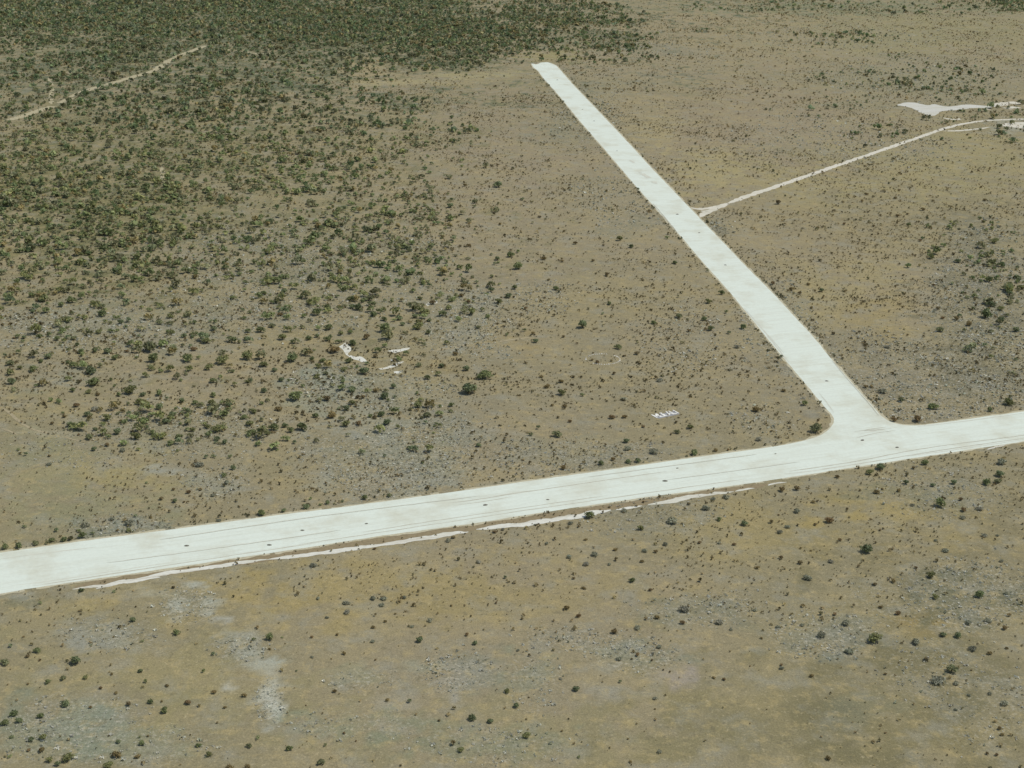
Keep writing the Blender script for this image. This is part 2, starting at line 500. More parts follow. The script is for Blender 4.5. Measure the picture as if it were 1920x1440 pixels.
# wheel ruts and grader windrows near the strip's edges
ruts = [
    ([(60, 1099), (160, 1084), (300, 1062), (480, 1035), (600, 1017)], 0, .55, .30, M_RUT2), ([(20, 1098), (90, 1090), (200, 1073), (330, 1053)], 0, .5, .42, M_RUT),
    ([(560, 1021), (700, 1000), (880, 973), (1040, 949), (1200, 926), (1400, 898)], 0, .5, .30, M_RUT2), ([(680, 998), (800, 979), (960, 955), (1140, 929)], 0, .5, .40, M_RUT2),
    ([(840, 944), (900, 936), (960, 926), (1050, 913), (1180, 894), (1250, 884)], 0, .6, .34, M_RUT2), ([(850, 948), (910, 940), (960, 931)], 0, .5, .38, M_RUT2),
    ([(880, 936), (930, 929), (990, 920)], 0, .4, .42, M_RUT), ([(0, 1049), (60, 1040), (110, 1034), (180, 1026)], 0, .6, .36, M_RUT),
    ([(1480, 884), (1600, 866), (1720, 843), (1820, 829), (1920, 816), (2100, 788)], 0, .6, .25, M_RUT2), ([(1540, 880), (1640, 865), (1740, 848), (1840, 833), (1920, 822)], 0, .55, .36, M_RUT2),
    ([(1700, 856), (1800, 842), (1920, 824)], 0, .5, .42, M_RUT), ([(1470, 889), (1540, 881), (1620, 868)], 0, .5, .4, M_RUT), ([(1600, 810), (1640, 804), (1662, 801)], 0, .5, .32, M_RUT2),
    ([(1608, 815), (1650, 806), (1690, 800)], 0, .45, .42, M_RUT), ([(1604, 822), (1640, 813), (1680, 807)], 0, .45, .44, M_RUT2), ([(1620, 808), (1660, 805)], 0, .5, .4, M_RUT2),
    ([(1720, 800), (1800, 791), (1920, 775)], 0, .5, .42, M_RUT), ([(1402, 585), (1440, 630), (1452, 646), (1480, 680)], 0, .5, .4, M_RUT), ([(1395, 578), (1430, 617), (1470, 662)], 0, .4, .45, M_RUT),
    ([(1536, 737), (1552, 757), (1563, 774)], 0, .5, .35, M_RUT), ([(1560, 676), (1590, 712), (1630, 758), (1648, 780)], 0, .4, .4, M_RUT2), ([(1228, 386), (1252, 414), (1270, 436)], 0, .6, .32, M_RUT2),
    ([(1224, 382), (1240, 400), (1262, 428)], 0, .5, .4, M_RUT2), ([(1018, 146), (1030, 160), (1042, 172)], 0, .8, .36, M_RUT2), ([(200, 1056), (420, 1026), (640, 994)], 0, .5, .5, M_RUT),
    ([(1197, 322), (1208, 328), (1222, 338), (1232, 345)], 0, 5.0, 1.1, M_RUT), ([(1180, 300), (1190, 306)], 0, 2.5, 1.1, M_RUT), ([(300, 1012), (600, 968), (900, 930)], 0, .5, .56, M_RUT), ([(1250, 900), (1400, 880), (1500, 866)], 0, .5, .52, M_RUT), ([(1100, 895), (1300, 868), (1420, 852)], 0, .5, .5, M_RUT),
]
for i, (px, d, w, gap, m) in enumerate(ruts):
    o = link("wheel_rut", ribbon_mesh("wheel_rut", rough(offset_line(px, d), .18, 31 + i), w * .8, z=.036 + .003 * i, seed=60 + i, gap=gap * .35, edge=.6), m)
    tag(o, "thin grey wheel rut scored along the white strip", "rut", "wheel ruts on the white strip", "structure")

# brown verge and the long white scrape that follows the strip
vg = [(140, 1101), (260, 1080), (420, 1057), (560, 1038), (720, 1014), (880, 990), (1040, 966), (1200, 943), (1360, 920), (1440, 908)]
o = link("verge", ribbon_mesh("verge", rough(catmull(gpts(vg), 1.5), .5, 77), 4.6, 3.6, .012, 78, 0, .3), M_VERGE)
tag(o, "strip of bare brown soil between the runway and its white scrape", "verge", kind="structure")
scrapes = [
    ([(136, 1106), (170, 1101), (205, 1097)], 1.2, 1.8, .3), ([(180, 1104), (215, 1094), (250, 1088), (300, 1082)], 2.6, 2.6, .22),
    ([(240, 1091), (290, 1079), (360, 1068), (430, 1058), (500, 1049)], 2.0, 2.6, 0), ([(500, 1049), (570, 1041), (640, 1032), (740, 1018), (800, 1008), (850, 1000), (878, 997)], 1.9, 3.0, 0),
    ([(893, 993), (930, 988), (985, 983), (1040, 974), (1090, 966), (1145, 956)], 3.2, 3.2, 0), ([(1155, 956), (1180, 952), (1203, 948)], 1.6, 2.0, .2),
    ([(1215, 946), (1250, 941), (1300, 931), (1350, 925), (1375, 921)], 3.2, 2.2, 0), ([(1378, 921), (1400, 917), (1415, 916)], 1.6, 1.2, .25),
    ([(1440, 910), (1456, 906), (1475, 904)], 1.6, 1.0, .3), ([(1850, 843), (1870, 838), (1885, 834)], 1.0, .8, .2),
]
for i, (px, w0, w1, gap) in enumerate(scrapes):
    o = link("chalk_scrape", ribbon_mesh("chalk_scrape", rough(catmull(gpts(px), .8), .5, 90 + i), w0 * .92, w1 * .92, .022 + .003 * i, 95 + i, gap * .8, .6), M_SCR)
    tag(o, "narrow white scrape beside the runway, %s piece from the left" % ("first second third fourth fifth sixth seventh eighth ninth tenth".split()[i]), "scrape", "white scrapes along the runway verge", "structure")

# white diggings in the scrub
digs = [
    [(636, 650), (648, 643), (654, 648), (659, 656), (652, 664), (660, 667), (668, 669), (678, 669), (690, 679), (684, 681), (672, 676), (664, 674), (656, 670), (648, 664), (644, 657)],
    [(726, 658), (736, 656), (748, 655), (757, 653), (768, 652), (766, 655), (752, 659), (742, 662), (736, 660)],
    [(709, 691), (722, 689), (733, 685), (745, 680), (757, 678), (746, 684), (744, 687), (732, 690), (722, 692), (714, 693)],
    [(733, 674), (738, 672), (740, 675), (734, 677)], [(738, 697), (744, 696), (753, 697), (750, 700), (741, 700)], [(799, 571), (803, 567), (806, 570), (802, 574)], [(810, 565), (817, 562), (821, 566), (816, 569)],
]
for i, px in enumerate(digs):
    l = catmull(gpts(px + [px[0]]), .6)[:-1]
    l = rough(l, .25, 120 + i, .6)
    o = link("chalk_digging", poly_mesh("chalk_digging", [(p[0], p[1], .02) for p in l]), M_SCR)
    tag(o, ["largest white digging, bent like an elbow, on the left of its group", "thin white digging, upper of the two parallel streaks", "thin white digging, lower of the two parallel streaks", "tiny white digging between the two parallel streaks", "small white digging just below the lower streak", "left of two tiny white diggings beside a bush above the streaks", "right of two tiny white diggings beside a bush above the streaks"][i], "digging", "white diggings in the scrub", "structure")
# white pan at the far right
pan = [(1680, 197), (1690, 193.5), (1715, 192.5), (1738, 197), (1752, 195.5), (1778, 200), (1815, 196), (1852, 198.5), (1870, 195.5), (1866, 200.5), (1845, 202.5),
       (1822, 203), (1790, 206.5), (1765, 209), (1752, 217), (1737, 215), (1722, 208), (1706, 201)]
l = rough(catmull(gpts(pan + [pan[0]]), 2.5)[:-1], 2.2, 140, .1)
o = link("salt_pan", poly_mesh("salt_pan", [(p[0], p[1], .02) for p in l]), chalk_material("pan_white", lin(210, 208, 194), 0, .2, (168, 160, 136)))
tag(o, "pale white clay pan beyond the plain", "pan", kind="structure")
for i, (px, w0, w1, gap) in enumerate([([(1860, 199), (1885, 194), (1930, 191.5), (2000, 189)], 9, 9, .4), ([(1845, 205), (1880, 203), (1930, 199), (1990, 198)], 8, 10, .45), ([(1768, 221), (1790, 224), (1800, 222)], 6, 4, .4)]):
    o = link("salt_pan", ribbon_mesh("salt_pan", rough(catmull(gpts(px), 2.5), 1.5, 160 + i, .1), w0, w1, .03 + .004 * i, 180 + i, gap, .8), M_PATH)
    tag(o, "broken pale edge of the clay pan", "pan", kind="structure")
o = link("salt_pan", poly_mesh("salt_pan", [(p[0], p[1], .02) for p in rough(catmull(gpts([(1870, 236), (1890, 230), (1925, 229), (1990, 228), (1990, 240), (1925, 241), (1895, 238), (1870, 236)]), 2.5)[:-1], 1.6, 141, .1)]), M_PATH)
tag(o, "small mottled clay pan below the far track", "pan", kind="structure")

tracks = [
    ([(1365, 381), (1440, 354.5), (1520, 327.5), (1570, 310), (1655, 281), (1720, 258.5), (1767, 242.5), (1800, 233.5), (1850, 226), (1920, 223), (2000, 221)], 4.6, 3.8, .0, "narrow pale dirt track crossing the plain to the white pan"),
    ([(1294, 389), (1308, 391.8), (1325, 391.5), (1340, 389), (1366, 381)], 4.0, 5.0, 0, "upper fork of the dirt track where it joins the strip"),
    ([(1310, 408), (1320, 401), (1338, 393), (1366, 380.5)], 3.4, 5.0, 0, "lower fork of the dirt track where it joins the strip"),
    ([(1314, 395.5), (1322, 396.5), (1334, 393.5)], 6.0, 3.0, 0, "pale worn ground between the track's two forks"),
    ([(1768, 245.5), (1800, 245), (1830, 242), (1856, 238.5)], 4.0, 2.6, .1, "short side branch of the dirt track near the pan"),
    ([(1318, 407), (1330, 407), (1345, 404)], 1.0, .6, .2, "faint loop of tyre marks below the track junction"),
    ([(8, 226), (30, 221.5), (55, 214), (95, 200), (125, 187.5), (160, 171), (210, 156), (250, 144), (288, 132.5), (320, 112), (350, 99), (386, 86)], 7.0, 6.0, .34, "pale overgrown track through the dense scrub"),
    ([(386, 86), (415, 92), (455, 96), (480, 100), (520, 101)], 4.6, 3.6, .36, "faint end of the scrub track beyond its bend"),
    ([(255, 3), (297, 7), (335, 10), (380, 12)], 6.0, 4.0, .3, "pale clearing line at the far edge of the scrub"),
    ([(93, 145), (97, 170), (96, 195)], 4.0, 3.5, .42, "faint spur off the overgrown scrub track"),
    ([(0, 760), (25, 780), (50, 800), (82, 811), (120, 820), (160, 829)], 1.3, 1.0, .36, "faint pair of tyre marks on the open ground"),
    ([(0, 803), (18, 809), (32, 816)], 1.2, 1.0, .3, "short faint tyre mark near the frame's edge"),
    ([(800, 660), (860, 650), (930, 641), (1000, 632)], 2.0, 1.6, .5, "faint grey old track past the white diggings"),
    ([(303, 312), (305, 325), (303, 345)], 3.0, 2.5, .3, "bare gap between bushes in the scrub"),
]
for i, (px, w0, w1, gap, lab) in enumerate(tracks):
    faint = i >= 5
    m = M_PATH if not faint else plain_material("faint_track_soil", (162, 150, 118) if i in (10, 11, 12) else (176, 166, 132), .2, .6)
    o = link("track", ribbon_mesh("track", rough(catmull(gpts(px), 1.5), .6, 150 + i, .1), w0, w1, .014 + .003 * i, 170 + i, gap, .45), m)
    tag(o, lab, "track", kind="structure")

# ------------------------------------------------------------------ plants: shapes
GREENS = [(130, 138, 90), (136, 140, 96), (120, 132, 90), (144, 142, 92), (126, 136, 100), (140, 140, 104)]
BROWNS = [(142, 124, 84), (150, 126, 90), (132, 118, 84), (152, 136, 90), (140, 128, 94)]
GREYS = [(164, 162, 134), (154, 156, 130), (170, 164, 142), (156, 156, 134), (148, 150, 122)]


def clump(nq, size, seed, tall=.55, lobes=6, pal=GREENS, spread=1.0):
    """leaf sprays spread over an uneven dome of several lobes: (n,4,3) corners, (n,3) colours; about 1 m across"""
    r = np.random.default_rng(seed)
    cs = []
    for k in range(lobes):
        a = r.uniform(0, 2 * math.pi); d = r.uniform(.06, .30) * spread * (0 if k == 0 else 1)
        rad = r.uniform(.16, .27) if k else .27
        cs.append((d * math.cos(a), d * math.sin(a) * .9, tall * r.uniform(.3, .62) if k else tall * .55, rad))
    cs = np.array(cs)
    w = cs[:, 3] ** 2; w /= w.sum()
    pick = r.choice(len(cs), nq, p=w)
    dr = r.normal(size=(nq, 3)); dr /= np.linalg.norm(dr, axis=1, keepdims=True)
    dr[:, 2] = np.where(dr[:, 2] < -.35, -dr[:, 2], dr[:, 2])
    rad = cs[pick, 3] * r.uniform(.55, 1.08, nq)
    p = cs[pick, :3] + dr * rad[:, None] * np.array([1, 1, tall * 1.5])
    p[:, 2] = np.maximum(p[:, 2], size * .35)
    nrm = dr + r.normal(scale=.55, size=(nq, 3)); nrm /= np.linalg.norm(nrm, axis=1, keepdims=True)
    t = np.cross(nrm, r.normal(size=(nq, 3))); t /= np.linalg.norm(t, axis=1, keepdims=True)
    b = np.cross(nrm, t)
    s = size * r.uniform(.55, 1.25, nq)[:, None]; s2 = size * r.uniform(.35, .8, nq)[:, None]
    k1 = r.uniform(-.3, .3, nq)[:, None]
    V = np.stack([p - t * s, p - b * s2 + t * s * k1, p + t * s * .9, p + b * s2], 1)
    V[..., 2] = np.maximum(V[..., 2], .01)
    base = np.array([lin(*c) for c in pal])
    c0 = base[r.integers(len(base))]
    C = (c0 * .6 + base[r.integers(len(base), size=nq)] * .4) * r.uniform(.75, 1.3, nq)[:, None]
    return V, C


def twigs(seed, n=7, tall=.5):
    r = np.random.default_rng(seed); V = []
    for k in range(n):
        a = r.uniform(0, 2 * math.pi); d = r.uniform(.15, .33)
        e = np.array([d * math.cos(a), d * math.sin(a), tall * r.uniform(.6, .95)])
        s = np.array([-math.sin(a), math.cos(a), 0]) * .012
        V.append([-s * 1.6, s * 1.6, e + s, e - s])
        z = np.array([0, 0, .012])
        V.append([-z * 1.6 + z * 1.7, z * 3.3, e + z, e - z])
    V = np.array(V)
    V[..., 2] = np.maximum(V[..., 2], 0.004)
    return V, np.tile(np.array(lin(96, 84, 66)), (len(V), 1))


def plant_mesh(name, seed, pal, nq, size, tall, lobes, spread=1.0):
    V, C = clump(nq, size, seed, tall, lobes, pal, spread)
    T, D = twigs(seed + 500, 7, tall)
    me = quad_mesh(name, np.concatenate([V, T]), np.concatenate([C, D]))
    me.materials.append(M_LEAF)
    return me


GREEN_M = [plant_mesh("green_shrub", 100 + i, GREENS, 280, .085, .5 + .03 * (i % 4), 5 + i % 4) for i in range(10)]
BROWN_M = [plant_mesh("brown_bush", 200 + i, BROWNS, 220, .085, .42 + .03 * (i % 3), 4 + i % 4) for i in range(8)]
GREY_M = [plant_mesh("grey_saltbush", 300 + i, GREYS, 260, .07, .30 + .03 * (i % 3), 8 + i % 4, .85) for i in range(8)]

# ------------------------------------------------------------------ plants one can tell apart (read off the photo in 4x tiles)
TILES = []


def tile(x, y, g="", b="", s=""):
    for kind, txt in (("g", g), ("b", b), ("s", s)):
        v = [int(t) for t in txt.replace(";", ",").split(",") if t.strip()]
        for i in range(0, len(v), 3):
            TILES.append((kind, x + v[i] / 4, y + v[i + 1] / 4, v[i + 2] / 4))


tile(480, 540,
     "60,40,60;210,30,70;660,15,50;705,80,60;720,140,60;765,150,80;850,80,70;880,200,70;460,190,80;530,150,70;1185,150,70;1230,80,50;1270,190,70;1300,245,45;1185,215,60;1215,290,90;"
     "970,310,100;960,235,60;1070,225,70;1100,270,50;1440,150,60;1460,95,55;1760,20,60;1820,105,65;1900,60,70;1625,185,50;1740,215,55;1665,295,45;1295,335,50;120,285,60;35,320,70;205,375,70;"
     "395,380,60;550,300,75;640,345,50;725,415,80;535,385,60;460,360,50;270,530,110;420,535,45;505,545,60;465,590,55;135,615,55;60,575,80;455,665,60;525,640,50;190,690,60;60,770,60;345,735,45;"
     "300,820,110;435,805,40;700,550,60;810,630,90;755,590,45;660,610,60;650,700,50;720,760,80;970,810,90;1030,740,60;1220,580,60;1390,590,55;1285,675,55;1580,605,70;1710,655,120;1590,765,140;"
     "1210,880,75;1465,880,50;1380,890,35;1285,955,70;1270,1010,45;990,1010,80;940,950,70;855,960,50;725,865,55;680,905,65;135,1050,80;215,1035,60;345,1050,90;260,1070,60;90,1090,50;450,960,60;"
     "680,1020,80;400,1130,35;290,1160,45;1665,1180,50;1880,350,40;1245,1310,35;965,1260,40;160,1215,30",
     "590,465,100;830,370,70;710,320,50;180,200,50;1540,55,50;1590,105,50;1330,110,65;575,955,90;535,830,80;165,905,70;770,1015,60;895,510,60;800,820,50;765,820,45;1500,495,50;900,770,60")
tile(960, 540,
     "530,280,95;180,400,55;795,445,60;370,790,70;530,805,40;340,1100,80;135,1100,45;195,1050,45;1340,1045,60;1240,1080,55;860,1150,60;1365,1235,80;1440,235,55;1490,310,55;1735,295,65;1060,260,55;"
     "1250,215,60;1570,40,50;1470,105,55;1625,335,45;1605,180,40;100,155,35;95,320,40;730,115,50;940,1295,55;870,1300,55;665,1315,60;680,195,30",
     "935,490,55;385,365,35;765,640,40;265,740,55;215,665,40;365,700,50;750,970,60;845,965,50;435,1000,40;390,885,45;1835,915,75;1230,1005,40;600,540,30;640,555,45;745,545,30;300,880,35;460,665,45;"
     "1530,1215,45;1620,1215,30;385,1350,55;755,1285,45;155,340,40;1325,320,40;660,745,30;985,1040,35;1855,690,30;345,970,35",
     "1060,1225,90;1690,440,60;1110,690,60;840,830,60;870,1200,80;1855,1130,70")
tile(0, 1080,
     "990,330,60;1325,425,65;565,635,105;40,650,75;280,560,60;1065,490,35;1600,585,45;1055,715,50;1090,790,40;1075,835,35;355,795,50;475,765,55;640,760,50;495,955,85;105,1035,75;135,1085,70;35,1100,70;"
     "310,1050,65;1230,1010,80;1130,945,55;1490,975,40;890,1245,50;1065,1255,55;1485,1270,55;1870,1275,50;1565,1340,55;515,1365,100;370,1385,60;430,1410,60;75,1350,45;235,1225,55;330,1210,70;85,1210,45;"
     "820,1420,80;305,205,35;80,525,45;240,515,40;1900,475,40;1045,1210,30;610,110,50;855,115,40;1525,715,40",
     "1410,950,60;965,960,60;870,875,40;755,840,40;310,1305,65;870,1340,90;1035,1355,55;205,605,40;300,630,30;1830,895,50;1605,870,50;1250,820,40;215,1305,40;1720,1435,80;1860,1430,60;1300,85,40;"
     "1020,230,25;1110,1200,30;1215,940,25;1685,985,35;680,985,35;210,810,25;840,735,30")
tile(480, 1080,
     "105,460,75;195,460,25;190,710,45;1230,480,70;245,1295,60;520,1270,35;1150,940,45;1540,1305,60;1620,1060,80;1755,1090,60;1880,865,50;1490,995,45;1645,505,50;490,1395,70;1870,10,40;305,712,25;15,1215,45",
     "660,580,40;970,340,35;610,440,30;420,458,35;590,865,40;985,930,45;1465,222,30;1800,203,30;1045,283,25;895,630,25;565,620,20;1375,1085,30;1580,440,45;880,385,40;98,548,30;660,1178,30;750,1237,22;"
     "1085,1420,30;375,970,20",
     "875,165,60;955,160,70;945,210,60;675,200,70;680,270,70;465,165,45;1115,160,50;420,605,40;530,310,40;1175,375,45;1300,330,60;870,485,50")
tile(960, 1080,
     "905,35,55;760,160,45;480,850,65;30,975,60;500,1355,35;110,1195,70;810,793,38",
     "460,18,35;530,88,40;1035,105,42;405,238,60;500,298,50;1085,310,55;1280,350,55;765,420,60;940,590,45;1870,465,30;1510,760,35;1590,775,35;125,910,20;75,320,35;900,622,25;1050,630,28;375,1160,25;"
     "425,1070,22;870,1222,22;890,1392,35;1185,718,22;1070,998,20;1785,675,20",
     "945,385,70;1300,245,110;1560,345,80;1050,585,45;1105,530,55;800,620,60;1070,915,45;1105,1315,60;1645,400,40;45,555,35;365,770,40;1820,255,45")
tile(1440, 1080,
     "800,465,120;1375,700,95;1585,140,95;1425,445,70;1250,158,60;1310,442,60",
     "800,62,50;940,38,50;1775,393,50;1660,580,50;1790,540,35;455,1370,55;975,278,60;845,235,40;325,750,45;100,665,35;500,285,45;880,735,30;1735,1145,40;1755,1190,40;1715,1340,40;1640,1330,35;"
     "880,1175,25;1525,705,25;980,650,20",
     "1530,545,80;1280,780,130;585,350,90;1105,490,90;605,555,90;400,440,100;255,365,50;100,690,50;1410,800,70;1780,125,50;1770,950,80;1665,880,50;1180,620,60;75,380,45;1500,350,70;1650,330,80;"
     "1405,1000,40;1510,895,40")
tile(960, 780,
     "585,750,85;965,845,60;1745,810,70;100,840,45;1070,960,40;1550,775,50",
     "555,925,35;1310,930,30;1665,962,40;1325,660,40;985,645,30;500,830,30;1840,1140,40;780,1000,45;1075,1018,40;975,1090,40;1405,950,40;730,685,25",
     "845,710,60;440,800,60;1200,780,120;620,1035,80;1150,960,60;1610,605,70;430,1055,60;560,1105,70;730,1110,40;1555,950,45;175,815,30;260,950,40;1000,1010,60;1450,690,80;1510,620,50")
tile(480, 780,
     "370,680,65;410,620,35;205,712,50;815,615,55;650,640,35;1000,595,50;535,650,50;485,665,35;40,730,80",
     "890,995,35;1480,910,45;1790,870,40", "1440,930,60;430,1115,70;1670,1090,55;1850,850,40")
tile(0, 720,
     "545,50,50;890,80,50;980,50,110;1195,70,70;1250,110,40;665,60,50;1075,80,60;1060,140,80;905,145,40;960,150,40;1360,130,60;1460,140,60;1590,145,70;1690,220,60;1410,205,60;1290,225,70;1240,280,80;"
     "1085,265,50;1030,230,60;1200,170,80;520,310,70;565,325,60;1020,400,85;1140,365,60;1275,445,70;1340,395,60;1555,320,60;1630,340,90;1630,410,60;1690,435,60;1445,345,55;1880,300,70;1890,370,80;"
     "1830,250,60;1900,210,60;1715,160,60;650,230,70;800,260,80;885,360,80;710,340,50;670,400,70;705,490,55;1745,630,55;1680,685,50;1770,705,40;1725,545,45;1605,545,45;1545,550,45;140,495,35;195,530,45;"
     "1100,742,30;270,1195,60;390,1175,55;480,1170,60;40,1225,60;140,1215,70;620,1140,70;595,1105,40;1015,990,40;425,1100,45;180,1070,45;960,1100,50;690,1120,45;530,1160,40;1310,880,50;1410,285,50;"
     "860,140,40;1600,85,60",
     "570,160,65;910,280,45;480,245,40;390,240,35;390,295,40;730,75,50;370,540,35;805,457,55;1415,810,50;1300,790,35;1210,860,50;590,380,30;1130,1000,35;1505,840,30;1380,885,25;880,1100,30",
     "715,180,90;920,495,70;1490,600,90;965,1040,90;640,1050,90;840,1010,60;1210,390,80;1600,830,60;1700,735,60;360,600,60;1640,1020,50")
tile(1440, 780,
     "355,100,105;840,385,90;1180,350,75;760,425,60;1290,660,95;745,1005,110;1225,1195,75;1740,440,85;1395,500,60;1640,500,80;1720,490,60;1030,500,55;1235,520,50",
     "105,555,60;520,455,45;340,645,40;690,558,28;815,570,60;855,548,30;980,560,45;1445,625,45;1465,705,55;460,785,80;540,930,40;100,1065,45;240,1100,55;945,30,60;1120,25,85;1090,390,40;210,545,60;"
     "245,990,30;320,1010,25;840,855,30;1110,1138,35;595,695,30;355,815,35;80,742,25;1130,630,25",
     "215,710,70;150,830,60;90,870,60;1085,665,50;1580,690,80;470,1090,60;1625,895,60;1320,1005,70;1750,1085,50;1260,930,40;1715,895,35;290,1210,90;1750,340,100;860,660,30;1460,760,60")
tile(0, 540,
     "330,90,70;460,130,55;540,100,70;700,110,50;770,195,90;760,140,60;300,365,55;180,370,50;270,330,40;550,380,50;580,425,50;430,385,50;710,470,60;805,475,75;1125,450,120;1155,535,90;865,525,60;"
     "675,620,110;715,710,110;70,640,70;80,705,75;245,610,75;365,515,70;310,550,50;540,575,60;80,565,70;150,600,50;465,310,50;1290,335,55;1385,360,55;1450,365,50;1275,215,60;1580,250,45;1600,305,60;"
     "1550,400,80;1410,530,100;1665,545,110;1850,515,100;1565,600,65;1285,460,60;1860,325,50;1850,380,55;1390,265,40;1750,75,55;1870,185,40;1815,165,45;980,700,35;1355,690,45;1600,700,60;1855,705,50;"
     "1040,360,40;740,330,60;880,320,40;910,260,60;1200,260,60;40,510,40;510,240,70;245,180,50;340,175,70;610,480,60;510,560,40;835,690,40;860,735,35",
     "790,405,28;950,475,40;105,375,30;1455,460,60;950,415,25;600,700,35;1665,290,40")
tile(800, 300,
     "540,190,80;720,295,45;360,315,50;180,345,65;140,290,40;690,800,95;625,715,70;685,690,40;1450,595,55;1535,650,50;970,965,60;660,960,50;530,740,55;1860,770,50;1805,585,40",
     "285,190,40;270,110,35;1115,625,40;1325,640,30;1350,860,50;1245,755,35;870,740,50;1015,760,35;550,480,40;310,640,45;915,900,30;740,1115,40")
tile(1440, 300,
     "1670,775,75;1630,1165,105;1290,1275,65;1700,610,70;405,980,50;1745,1115,60;1670,1085,70;1850,1275,70;1425,760,60;1860,880,60;1660,900,70;1810,940,60;1900,960,60;1750,1200,80;1810,1000,60",
     "75,320,65;175,970,55;240,1000,40;300,930,40;35,925,45;1275,1110,50;1510,1230,65;1310,1185,40;1410,1190,50;490,1300,45;1390,705,40;955,285,35;985,225,28;735,255,40;1160,370,45;1045,405,30;970,420,40;"
     "570,480,35;790,495,35;375,510,35;1140,605,35;705,305,30;1625,300,40;1610,460,35;1240,940,40")
tile(1440, 540, "1230,890,90;1800,860,90;1660,915,55;270,870,55;995,840,60", "730,740,45;775,740,35;115,770,45", "900,440,60;860,770,90")

# drop doubles from overlapping tiles, then keep the 300 largest green ones as individuals
keep = []
for t in sorted(TILES, key=lambda t: -t[3]):
    if all(abs(t[1] - k[1]) > .35 * max(t[3], k[3]) or abs(t[2] - k[2]) > .3 * max(t[3], k[3]) for k in keep):
        keep.append(t)
LIMIT = {"g": 300, "b": 240, "s": 160}
plants, spare, cnt = [], [], {"g": 0, "b": 0, "s": 0}
for t in keep:
    if cnt[t[0]] < LIMIT[t[0]]:
        cnt[t[0]] += 1; plants.append(t)
    else:
        spare.append(t)

# ---- words for the labels: which patch of the place a plant stands in
UP_U = np.array([p[0] for p in UPPER[:12]]); UP_V = np.array([p[1] for p in UPPER[:12]])
LO_U = np.array([p[0] for p in LOW_T]); LO_V = np.array([p[1] for p in LOW_T])
SPOTS = [
    (1137, 673, 75, 34, "near the ring of white stones"), (1250, 776, 90, 45, "around the white ground lettering"), (700, 668, 90, 42, "among the white diggings"),
    (1535, 800, 75, 40, "in the rounded corner of the junction"), (1700, 775, 75, 30, "at the junction's outer corner"),
]


def zone(u, v):
    for cu, cv, ru, rv, ph in SPOTS:
        if ((u - cu) / ru) ** 2 + ((v - cv) / rv) ** 2 < 1:
            return ph
    lo = float(np.interp(u, LO_U, LO_V))
    third = ("left", "middle", "right")[min(2, int(u // 640))]
    if v > lo - 4:
        d = v - lo
        if d < 55:
            return "along the scrape side of the runway's %s stretch" % third
        col = min(7, int(u // 240))
        names = ("far left", "left", "left middle", "left central", "right central", "right middle", "right", "far right")
        if v < 1235:
            return "on the %s grassland past the scrape" % names[col]
        return "on the %s grassland nearest the viewer" % names[col]
    ux = float(np.interp(u, UP_U, UP_V)) if u < 1500 else 800.0
    xl = float(np.interp(v, [119, 205, 280, 352, 432, 494, 553, 636, 715, 780], [1000, 1070, 1135, 1193, 1267, 1320, 1372, 1440, 1507, 1560]))
    if u > xl:
        if u < xl + 165:
            return "beside the branch strip's far edge"
        if v < 470:
            return "on the open plain below the far dirt track"
        if u > 1780:
            return "in the dark thicket at the frame's right edge" if v < 680 else "above the runway's right end"
        return "on the open plain right of the branch strip"
    if ux - v < 45:
        return "along the scrub side of the runway's %s stretch" % third
    if u > xl - 130:
        return "beside the branch strip's near edge"
    if v > 720 and 110 < u < 520 and v < 850:
        b = int((u - 110) // 105)
        return "in the %s of the thicket near the runway" % ("left end", "left half", "right half", "right end")[min(3, b)]
    if u > 790:
        if v < 500:
            return "on the bare ground high beside the branch strip"
        if v < 640:
            return "on the bare ground uphill of the stone ring"
        return "on the bare ground between lettering and diggings"
    if v < 600:
        return ("in the far left scrub edge", "in the left scrub edge", "in the central scrub edge", "in the scrub edge behind the diggings")[min(3, int(u // 200))]
    if v < 735:
        return ("on the pale far left clearing", "on the pale clearing below the scrub", "on the clearing left of the diggings", "on the grey ground below the diggings")[min(3, int(u // 190))]
    if u < 400:
        return "on the left flats above the runway"
    return "on the grey stony flats above the runway" if u < 640 else "on the stony rise above the runway's middle"


ORD = ["first", "second", "third", "fourth", "fifth", "sixth", "seventh", "eighth", "ninth", "tenth", "eleventh", "twelfth", "thirteenth", "fourteenth", "fifteenth", "sixteenth",
       "seventeenth", "eighteenth", "nineteenth", "twentieth"] + ["twenty-" + x for x in ("first", "second", "third", "fourth", "fifth", "sixth", "seventh", "eighth", "ninth")] + ["thirtieth"]
KINDS = {
    "g": ("green_shrub", "green shrub", "green shrubs scattered over the plain", GREEN_M, .62),
    "b": ("brown_bush", "brown bush", "brown dry bushes scattered over the plain", BROWN_M, .55),
    "s": ("grey_saltbush", "grey saltbush", "low grey saltbushes on the plain", GREY_M, .45),
}
zones = {}
for t in plants:
    zones.setdefault((t[0], zone(t[1], t[2])), []).append(t)
SPECIAL = {}
for (kind, z), ms in zones.items():
    ms.sort(key=lambda t: t[1])
    big = max(ms, key=lambda t: t[3]); second = sorted(ms, key=lambda t: -t[3])[1] if len(ms) > 1 else None
    noun = KINDS[kind][1]
    for i, t in enumerate(ms):
        if len(ms) == 1:
            lab = "only large %s %s" % (noun, z)
        elif t is big and big[3] > second[3] * 1.12:
            lab = "broadest %s %s" % (noun, z)
        elif i == 0:
            lab = "leftmost %s %s" % (noun, z)
        elif i == len(ms) - 1:
            lab = "rightmost %s %s" % (noun, z)
        else:
            lab = "%s %s from the left, %s" % (ORD[i], noun, z)
        SPECIAL[id(t)] = lab

